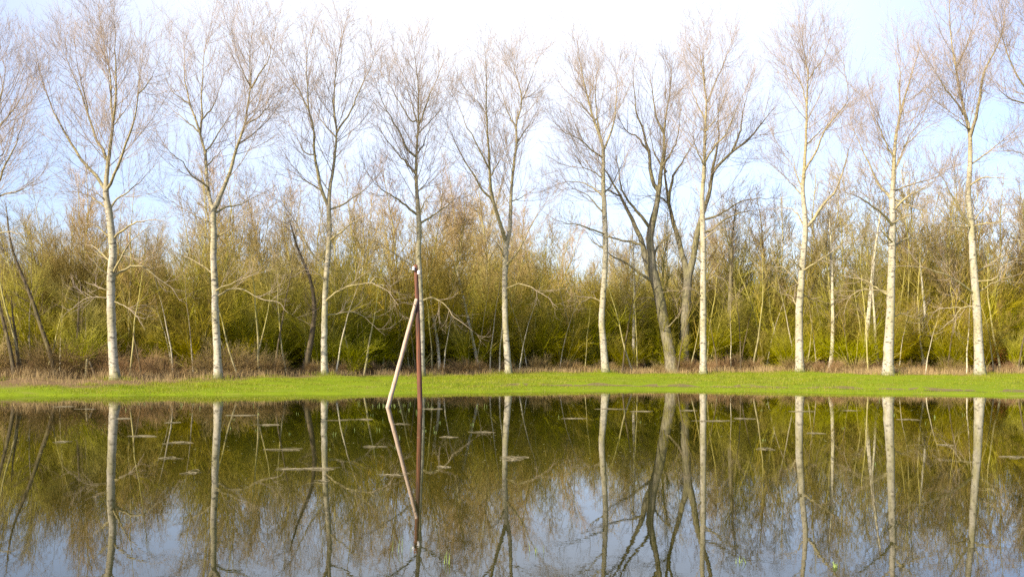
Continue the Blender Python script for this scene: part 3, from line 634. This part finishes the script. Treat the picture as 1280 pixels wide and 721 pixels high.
for row, (dy, step, hh) in enumerate([(1.2, 1.9, .62), (3.2, 1.7, .85), (5.6, 1.8, 1.0), (8.6, 2.0, 1.1), (12.5, 2.3, 1.2), (17.5, 2.6, 1.35), (24, 3.2, 1.5), (33, 4.0, 1.7)]):
    x = -34.0 - row * 2
    while x < 34 + row * 2.5:
        x += step * pr.uniform(.6, 1.4)
        y = float(edge(x)) + dy + pr.uniform(-.9, .9)
        px = CX + x / y * F
        if px < -70 or px > 1350: continue
        if row == 0 and pr.random() < (.65 if px < 240 else .35): continue
        k = int(pr.integers(0, 8))
        sc = hh * 5.4 / sk[k] * pr.uniform(.75, 1.15)
        if px < 45: sc *= .7
        SHRUBS[k].place((x, y, float(ground_z(x, y)) - .03), pr.uniform(0, 6.28), float(sc), SL); ns_ += 1
print('wood trees', nt_, 'shrubs', ns_)

POLES = []
for k in range(6):
    r_ = np.random.default_rng(560 + k); m_ = 14; d = np.array([r_.normal(0, .16), r_.normal(0, .1), 1.]); p = np.array([0, 0, -.1]); S = [p]
    for i in range(m_ - 1):
        d = d + np.array([r_.normal(0, .05), r_.normal(0, .05), 0]); d /= np.linalg.norm(d); p = p + d * 6.5 / 13; S.append(p)
    S = np.array([S]); SR = np.array([np.linspace(1, .12, m_) * [.045, .06, .035, .05, .04, .055][k]])
    P1, R1 = spawn(r_, S, SR, .26, .42, 36, 12, .7, .2, .55, .006, .014, 7, .5, .07); P2, R2 = spawn(r_, P1, R1, .2, .1, 34, 12, .3, .3, .7, .005, .007, 5, .3, .09)
    t = Geo(); t.tubes(S, SR, 8); c = Geo(); c.tubes(P1, R1, 4); c.tubes(P2, R2, 3)
    POLES.append(Kind('sapling', 'sapling', 'slender saplings along the front of the thicket', [('trunk', t, [BIRCH, WOODTR, BIRCH, DARKSTEM, WOODTR, WOODTR][k]), ('crown', c, WOODTW)]))
x = -27.
while x < 31:
    x += pr.uniform(.1, .95); y = float(edge(x)) + pr.uniform(-1.2, 3.2); px = CX + x / y * F
    if px < -20 or px > 1300: continue
    k = int(pr.integers(0, 6))
    POLES[k].place((x, y, float(ground_z(x, y)) - .03), pr.uniform(0, 6.28), pr.uniform(.7, 1.15), 'slender bare sapling among many along the front edge of the olive thicket')

# the round bushy willow on the left, brambles, the rust coloured bush on the right
t, c, b = shrub_parts(601, 9.6, 46, .22, 1.35, .25, -.1, .7)
K = Kind('bushy_willow', 'tree', None, [('stem', t, WOODTR), ('twigs', c, BUSHTW)])
K.place((at(80, 440, 53)[0], 53, float(ground_z(-24, 53)) - .03), .3, 1.0, 'large rounded bushy willow of fine brown twigs at the left of the wood')
t, c, b = shrub_parts(602, 2.6, 26, .5, 1.4, 1.4, -.4, .5)
K = Kind('rust_bush', 'shrub', None, [('stem', t, RUSTTW), ('twigs', c, RUSTTW), ('buds', b, RUSTTW)])
K.place((at(1262, 440, 57)[0], 57, float(ground_z(28, 57)) - .03), .3, .95, 'rust brown bush at the foot of the thicket by the right edge')
BG = 'reddish brambles at the foot of the wood'
BR = []
for k in range(4):
    t, c, b = shrub_parts(610 + k, 1.5, 22, .75, 1.7, .6, -.9, .5)
    BR.append(Kind('bramble_bush', 'bramble', BG, [('stem', t, BRAMTW), ('twigs', c, BRAMTW), ('leaves', b, BRAMTW)]))
x = -30.0; k = 0
while x < 30:
    y = float(treerow(x)) + pr.uniform(1.6, 3.4); px = CX + x / y * F
    s = pr.uniform(.4, 1.2) if px < 330 else pr.uniform(.42, .7)
    BR[k % 4].place((x, y, float(ground_z(x, y)) - .03), pr.uniform(0, 6.28), s, 'low tangled reddish brown bramble at the foot of the wood behind the poplars')
    k += 1; x += pr.uniform(.7, 2.0) if px < 330 else pr.uniform(1.1, 2.2)

# ------------------------------------------------------------------ grass
def blades(n, xs, ys, h, w, lean, r):
    B = np.stack([xs, ys, ground_z(xs, ys) - .01], -1)
    a = r.uniform(0, 2 * math.pi, n); side = np.stack([np.cos(a), np.sin(a), 0 * a], -1) * w[:, None]
    b = r.uniform(0, 2 * math.pi, n); tip = np.stack([np.cos(b) * lean, np.sin(b) * lean, np.ones(n)], -1) * h[:, None]
    mid = B + tip * np.array([.35, .35, .6])
    v = np.stack([B - side, B + side, mid + side * .7, mid - side * .7, mid - side * .7, mid + side * .7, B + tip + side * .12, B + tip - side * .12], 1)
    q = np.arange(n)[:, None, None] * 8 + np.array([[0, 1, 2, 3], [4, 5, 6, 7]])[None]
    return v.reshape(-1, 3), q.reshape(-1, 4)
r = np.random.default_rng(21)
n = 170000
xs = r.uniform(-27, 29, n); tr_ = treerow(xs); sh_ = shore(xs)
u = r.random(n); ys = sh_ - .9 + (tr_ + 2.1 - sh_) * u
clump = (np.sin(xs * 1.9 + ys * .7) * np.sin(ys * 2.3 - xs * .4) + np.sin(xs * .47 + 2) * .8)
px_ = CX + xs / ys * F
lim = np.interp(px_, [0, 150, 300, 420, 700], [.52, .55, .8, .95, 1.1]) + .06 * np.sin(xs * 2.1) + .04 * np.sin(xs * 5.3)
thin = np.where(u > lim, .12, 1.0)                  # worn, browner turf under the left trees
keep = (r.random(n) < np.clip(.62 + .38 * clump, .12, 1) * thin * np.where(ys < sh_, .35 * np.exp((ys - sh_) / .22), 1)) & ~((np.abs(ys - rut(xs)) < .55) & (xs > 0) & (r.random(n) < .75))
xs, ys, clump = xs[keep], ys[keep], clump[keep]; n = len(xs)
ex, ey = [], []
for lab, D, trunk, limbs in POPLARS:
    X0 = at(trunk[0][0], trunk[0][1], D)[0]; a_ = r.uniform(0, 6.28, 260); q_ = .16 + np.abs(r.normal(0, .28, 260)); ex.append(X0 + np.cos(a_) * q_ * 1.5); ey.append(D + np.sin(a_) * q_)
tall = np.r_[np.ones(n), np.full(sum(map(len, ex)), 2.3)]
xs = np.concatenate([xs] + ex); ys = np.concatenate([ys] + ey); clump = np.r_[clump, np.zeros(len(xs) - n)]; n = len(xs)
h = tall * r.uniform(.05, .13, n) * (1 + .45 * np.clip(clump, -1, 1)) * np.where(r.random(n) < .03, 1.7, 1) * np.interp(ys - shore(xs), [-.5, .3, 2.0], [.5, .5, .85]); w = r.uniform(.004, .008, n)
g = Geo(); v, q = blades(n, xs, ys, h, w, r.uniform(.1, .8, n), r); g.add(v, q, np.zeros(len(v)))
m, nt, b, Nn, Ln = new_mat('fresh_grass')
b.inputs['Roughness'].default_value = .6; b.inputs['Specular IOR Level'].default_value = .3
cc = mix(nt, noise(nt, mapping(nt, (1, 1, 1)), 1.1, 4), (.165, .215, .003), (.34, .345, .006))
cc = mix(nt, ramp(nt, [(.50, (0, 0, 0)), (.68, (.8, .8, .8))], noise(nt, mapping(nt, (.6, 2, 1)), 1.0, 4)), cc, (.33, .28, .07))
cc = mix(nt, ramp(nt, [(.56, (0, 0, 0)), (.68, (.85,) * 3)], noise(nt, mapping(nt, (9, 9, 9)), 1.0, 2)), cc, (.38, .31, .12))
cc = mix(nt, ramp(nt, [(.52, (0, 0, 0)), (.66, (.75,) * 3)], noise(nt, mapping(nt, (.35, 1.1, 1)), 1.7, 4)), cc, (.09, .15, .006))
tl = Nn('ShaderNodeBsdfTranslucent'); Ln(cc, tl.inputs[0]); Ln(cc, b.inputs['Base Color'])
ms = Nn('ShaderNodeMixShader'); ms.inputs[0].default_value = .35
Ln(b.outputs[0], ms.inputs[1]); Ln(tl.outputs[0], ms.inputs[2]); Ln(ms.outputs[0], nt.nodes['Material Output'].inputs[0])
tag(g.build('grass', m, smooth=False), 'short bright green grass covering the bank between water and wood', 'grass', kind='stuff')

n = 52000
xs = r.uniform(-28, 31, n); ys = treerow(xs) + .3 + np.abs(r.normal(0, 1, n)) * 1.7 + r.uniform(0, .6, n)
fw = np.interp(CX + xs / ys * F, [0, 150, 300, 420, 700], [3.6, 3.2, 1.6, .5, 0]) * r.random(n) * (r.random(n) < .45); ys -= fw
dn = np.sin(xs * 1.1 + ys) + np.sin(xs * .37 + 1) + np.sin(xs * 2.7)
keep = r.random(n) < np.clip(.55 + .25 * dn, .1, 1); xs, ys = xs[keep], ys[keep]; n = len(xs)
px_ = CX + xs / ys * F
hs = np.interp(px_, [0, 250, 380, 700, 900, 1280], [.50, .44, .34, .36, .42, .50])
h = r.uniform(.35, 1.15, n) * hs; h = np.where(ys < treerow(xs), h * .45, h); w = r.uniform(.0035, .007, n)
g = Geo(); v, q = blades(n, xs, ys, h, w, r.uniform(.05, .55, n), r); g.add(v, q, np.zeros(len(v)))
tag(g.build('dry_grass', REED, smooth=False), 'dead straw coloured grass at the foot of the thicket', 'grass', kind='stuff')

# ------------------------------------------------------------------ the pole in the water
def pole():
    D = 29.3; base = np.array([at(525, 510, D)[0], D, 0]); root = empty('leaning_pole', base)
    tag(root, 'rust brown wooden pole standing in the pond with a pale brace leaning on it', 'pole')
    rust, nt, b, N, L = new_mat('rusty_pole_wood'); b.inputs['Roughness'].default_value = .75
    c = mix(nt, noise(nt, mapping(nt, (9, 9, 1.1)), 1.0, 5, .65), (.075, .024, .010), (.23, .08, .03))
    c = mix(nt, ramp(nt, [(.5, (0, 0, 0)), (.6, (.8, .8, .8))], noise(nt, mapping(nt, (16, 16, 1.2)), 1.0, 4)), c, (.04, .02, .015))
    L(c, b.inputs['Base Color'])
    bp = N('ShaderNodeBump'); bp.inputs['Strength'].default_value = .5; bp.inputs['Distance'].default_value = .02; L(noise(nt, mapping(nt, (30, 30, 2)), 1., 4), bp.inputs['Height']); L(bp.outputs[0], b.inputs['Normal'])
    pale, nt, b, N, L = new_mat('peeled_brace_wood'); b.inputs['Roughness'].default_value = .8
    c = mix(nt, noise(nt, mapping(nt, (6, 6, 3)), 1.0, 5, .65), (.40, .285, .20), (.58, .45, .34))
    c = mix(nt, ramp(nt, [(.6, (0, 0, 0)), (.68, (.75, .75, .75))], noise(nt, mapping(nt, (10, 10, 7)), 1.0, 4)), c, (.20, .10, .06))
    L(c, b.inputs['Base Color'])
    def line(rows, n, D0, D1):
        p = smooth_line(np.array(rows, float), n); dd = np.linspace(D0, D1, n)
        return np.stack([(p[:, 0] - CX) / F * dd, dd, CAMH + (HZ - p[:, 1]) / F * dd], -1), p[:, 2] / 2 * dd / F * .73
    rr = np.random.default_rng(5)
    P, R = line([(525.5,522,9.0),(525,500,8.8),(524.2,470,8.6),(523.2,430,8.2),(522,390,7.6),(521,360,7.2),(519.8,334,6.8),(519.6,331,6.4)], 36, D, D + .05)
    P = np.vstack([P, P[-1] + [0, 0, .004]]); R = np.r_[R, .002]
    g = Geo(); g.tubes(P[None], (R * (1 + rr.normal(0, .015, len(R))))[None], 14); g.build('post', rust, root, origin=base)
    P2, R2 = line([(481,523.5,7.4),(486.1,504,7.3),(493.2,478.5,7.1),(507.0,426,6.7),(514.2,399,6.3),(520.7,374,5.8)], 26, 29.9, D - .12)
    P2[:, 0] += rr.normal(0, .003, 26); R2 *= 1 + rr.normal(0, .04, 26)
    P2 = np.vstack([P2, P2[-1] + [.01, 0, .02]]); R2 = np.r_[R2, .004]
    R2 = R2 * 1.06; g = Geo(); g.tubes(P2[None], R2[None], 12); br = g.build('brace', pale, root, origin=base); br['label'] = 'pale peeled slanting brace'
    # bolts through the joint
    g = Geo(); J = P2[-3]
    g.tubes(np.array([[J + [-.02, -.13, -.03], J + [-.02, .2, -.03]]]), np.array([[.012, .012]]), 8)
    g.tubes(np.array([[J + [-.02, -.135, -.03], J + [-.02, -.115, -.03]]]), np.array([[.028, .028]]), 6)
    steel = flat_mat('rusty_bolt', (.10, .06, .04), (.2, .12, .08), 30); g.build('bolt', steel, root, origin=base)
    # two white porcelain insulators on short hooks
    white, nt, b, N, L = new_mat('white_porcelain'); b.inputs['Base Color'].default_value = (.82, .80, .76, 1); b.inputs['Roughness'].default_value = .2
    for (px, py, sx) in ((516.9, 335.5, -1), (523.4, 340.5, 1)):
        c0 = at(px, py, D - .04); c1 = at(520.3, py + 1, D)
        g = Geo(); z = np.array([-.055, -.053, -.03, -.012, .008, .03, .05, .062, .066]); rr_ = np.array([.004, .040, .046, .034, .046, .042, .030, .016, .003])
        g.tubes((c0 + np.stack([z * 0, z * 0, z], -1))[None], rr_[None], 14); o = g.build('insulator', white, root, origin=base)
        g = Geo(); g.tubes(np.array([[c1, (c0 + c1) / 2 + [0, 0, -.05], c0 + [0, 0, -.075], c0 + [0, 0, -.045]]]), np.full((1, 4), .008), 6)
        h_ = g.build('hook', steel, o, origin=base)
pole()

# ------------------------------------------------------------------ things on and in the water
def surf(px, py):  # the point of the water at a picture place
    D = F * CAMH / (py - HZ); return np.array([(px - CX) / F * D, D, 0])
STRAW = flat_mat('floating_straw', (.18, .15, .08), (.29, .25, .16), 4)
MATS = [(640,572,32),(175,545,34),(148,523,30),(215,528,16),(225,553,34),(78,552,20),(330,531,34),(350,562,44),(300,519,36),(420,525,36),(455,524,22),(378,586,70),(213,572,28),(468,558,28),
        (490,594,38),(600,540,30),(540,511,26),(715,523,26),(890,526,50),(930,523,26),(1000,514,30),(860,513,22),(955,561,22),(1265,571,30),(1015,541,20),(1180,556,18),(500,530,18),(555,583,18),
        (80,508,30),(105,511,24),(400,601,22),(640,575,18),(760,511,34),(800,514,26),(1130,524,20),(560,546,22),(1060,513,22),(240,590,20)]
rm = np.random.default_rng(31)
for k, (px, py, ln) in enumerate(MATS):
    c = surf(px, py); L_ = ln / F * c[1] * 1.0; ns = int(rm.integers(6, 13)); S = []
    for i in range(ns):
        x0 = rm.uniform(-.5, .2) * L_; l = rm.uniform(.3, .6) * L_; a = rm.normal(0, .12)
        if i == 0: x0, l = -.5 * L_, L_
        t = np.linspace(0, 1, 7); yy = rm.normal(0, .09) + (t - .5) * l * math.tan(a) + .03 * np.sin(t * 6 + rm.random() * 6)
        S.append(np.stack([x0 + t * l, yy, .004 + .010 * np.sin(t * 3.1) * rm.random() + 0 * t], -1))
    g = Geo(); g.tubes(np.array(S), np.full((ns, 7), 1.0) * rm.uniform(.0014, .0030, (ns, 1)), 4)
    o = g.build('floating_straw', STRAW); o.location = c
    tag(o, 'thin raft of dead straw floating flat on the pond', 'straw', 'straw rafts floating on the pond')

# specks of leaf litter and duckweed drifting in patches
nd = 900; cxs = rm.uniform(-11, 13, 26); cys = rm.uniform(14, 36, 26); pick = rm.integers(0, 26, nd)
dx = cxs[pick] + rm.normal(0, .9, nd); dy = cys[pick] + rm.normal(0, 1.2, nd); dy = np.minimum(dy, shore(dx) - .3)
aa = rm.uniform(0, 6.28, nd); sz_ = rm.uniform(.012, .035, nd); V = []
for k4 in range(4):
    V.append(np.stack([dx + np.cos(aa + k4 * 1.571) * sz_ * (1 if k4 % 2 else .5), dy + np.sin(aa + k4 * 1.571) * sz_ * (1 if k4 % 2 else .5), .004 + .004 * rm.random(nd)], -1))
g = Geo(); g.add(np.stack(V, 1).reshape(-1, 3), np.arange(4 * nd).reshape(-1, 4), np.zeros(4 * nd))
tag(g.build('floating_leaves', flat_mat('drifting_leaves', (.20, .17, .08), (.30, .30, .12), 9), smooth=False), 'specks of leaf litter and duckweed drifting on the pond', 'leaves', kind='stuff')

REEDS = flat_mat('young_reed_green', (.15, .22, .05), (.28, .34, .11), 5, .5)
def sprout(px, py, n, hpx, spread, label, group, seed, wid=.007, name='water_plant', lean=.25):
    rr = np.random.default_rng(seed); c = surf(px, py); H = hpx / F * c[1]; sp = spread / F * c[1]
    t = np.linspace(0, 1, 6); S = []
    for i in range(n):
        a = rr.uniform(0, 6.28); b0 = np.array([rr.normal(0, sp), rr.normal(0, sp * .8), -.04]); h = H * rr.uniform(.55, 1.1); le = abs(rr.normal(0, lean))
        S.append(b0 + np.stack([math.cos(a) * le * h * t ** 2, math.sin(a) * le * h * t ** 2, (h + .04) * (t - .12 * le * t ** 2)], -1))
    g = Geo(); R = np.tile(np.array([.8, 1, .95, .8, .5, .08]) * wid, (n, 1))
    g.tubes(np.array(S), R, 4); o = g.build(name, REEDS); o.location = c
    tag(o, label, 'plant', group)
rs = np.random.default_rng(41)
for k in range(72):
    if k < 36: px, py = rs.uniform(110, 620), 500 + abs(rs.normal(0, 32))
    elif k < 48: px, py = rs.uniform(120, 600), rs.uniform(500, 512)
    else: px, py = rs.uniform(620, 1270), 496 + abs(rs.normal(0, 26))
    py = min(max(py, float(505 if px < 560 else 500)), 600)
    sprout(px, py, int(rs.integers(1, 4)), rs.uniform(2, 5), 1.2, 'tiny green reed shoot poking out of the still pond', 'tiny reed shoots in the pond', 700 + k, .0045)
sprout(928, 703, 6, 10, 5, 'clump of thin green shoots near the bottom edge, right of the reflected dark trees', None, 801, .0035)
sprout(1046, 708, 8, 9, 4, 'leafy dark green weed tuft in the water at the bottom edge', None, 802, .006, lean=.7)
sprout(563, 704, 7, 16, 6, 'faint pale green reed clump at the bottom edge right of the reflected pole', None, 803, .0025)
sprout(508, 690, 5, 22, 9, 'sparse thin reed stalks at the bottom edge beside the reflected pole top', None, 804, .002)
sprout(672, 690, 6, 12, 8, 'thin pale green grass tuft in the water at bottom centre', None, 805, .002)
sprout(484, 507.5, 14, 5, 9, 'low green weed growing round the foot of the pale brace', None, 806, .006, lean=.8)

# ------------------------------------------------------------------ sky, sun, camera
SUN_EL = 33.0      # the sun stands behind the viewer's left shoulder
w = bpy.data.worlds.new('World'); SC.world = w; w.use_nodes = True
nt = w.node_tree; bg = nt.nodes['Background']; bg.inputs['Strength'].default_value = .125
sky = nt.nodes.new('ShaderNodeTexSky'); sky.sky_type = 'NISHITA'; sky.sun_disc = False
sky.sun_elevation = math.radians(SUN_EL)
sx, sy = -math.cos(math.radians(44)), -math.sin(math.radians(44))   # direction to the sun on the ground plane
sky.sun_rotation = math.atan2(sx, sy)
sky.air_density = 1.1; sky.dust_density = 1.2; sky.ozone_density = 3.0
tc = nt.nodes.new('ShaderNodeTexCoord')
def cloud_mask(direction, spread, gain):
    dn = nt.nodes.new('ShaderNodeMapping'); dn.inputs['Scale'].default_value = (1 / spread[0], 1, 1 / spread[1])
    d = np.array(direction, float); d /= np.linalg.norm(d)
    dn.inputs['Location'].default_value = (-d[0] / spread[0], 0, -d[2] / spread[1]); nt.links.new(tc.outputs['Generated'], dn.inputs[0])
    sp = nt.nodes.new('ShaderNodeSeparateXYZ'); nt.links.new(dn.outputs[0], sp.inputs[0])
    cx = nt.nodes.new('ShaderNodeCombineXYZ'); nt.links.new(sp.outputs[0], cx.inputs[0]); nt.links.new(sp.outputs[2], cx.inputs[1])
    ln = nt.nodes.new('ShaderNodeVectorMath'); ln.operation = 'LENGTH'; nt.links.new(cx.outputs[0], ln.inputs[0])
    mr = nt.nodes.new('ShaderNodeMapRange'); mr.interpolation_type = 'SMOOTHERSTEP'; mr.inputs[1].default_value = 1; mr.inputs[2].default_value = 0; mr.inputs[4].default_value = gain
    nt.links.new(ln.outputs['Value'], mr.inputs[0]); return mr.outputs[0]
mp = nt.nodes.new('ShaderNodeMapping'); mp.inputs['Scale'].default_value = (1, 1, 2.6); nt.links.new(tc.outputs['Generated'], mp.inputs[0])
cn = noise(nt, mp.outputs[0], 3.2, 6, .6)
wisps = ramp(nt, [(.38, (.0,) * 3), (.80, (.15,) * 3)], cn)
bank = cloud_mask((-.03, 1, .36), (.80, .36), .75)
ad = nt.nodes.new('ShaderNodeMath'); ad.operation = 'MAXIMUM'; nt.links.new(wisps, ad.inputs[0]); nt.links.new(bank, ad.inputs[1])
ad.use_clamp = True
skc = mix(nt, ad.outputs[0], mix(nt, 1.0, sky.outputs[0], (1.03, .96, 1.10), 'MULTIPLY'), (5.9, 6.0, 6.25))
nt.links.new(skc, bg.inputs['Color'])

sun = bpy.data.lights.new('sun', 'SUN'); sun.energy = 5.0; sun.angle = math.radians(.5); sun.color = (1, .89, .68)
so = bpy.data.objects.new('sun', sun); COL.objects.link(so)
el = math.radians(SUN_EL); d = Vector((sx * math.cos(el), sy * math.cos(el), math.sin(el)))
so.rotation_euler = d.to_track_quat('Z', 'Y').to_euler(); so.location = d * 60

cam = bpy.data.cameras.new('camera'); cam.sensor_width = 36; cam.lens = 35; cam.clip_end = 6000; cam.clip_start = .05
cam.shift_y = (HZ - 360.5) / 1280
co = bpy.data.objects.new('camera', cam); COL.objects.link(co); co.location = (0, 0, CAMH); co.rotation_euler = (math.pi / 2, 0, 0)
SC.camera = co
SC.view_settings.view_transform = 'Standard'; SC.view_settings.look = 'None'; SC.view_settings.gamma = 1; SC.view_settings.exposure = .96
SC.cycles.use_denoising = False
SC.cycles.max_bounces = 5
SC.cycles.diffuse_bounces = 2
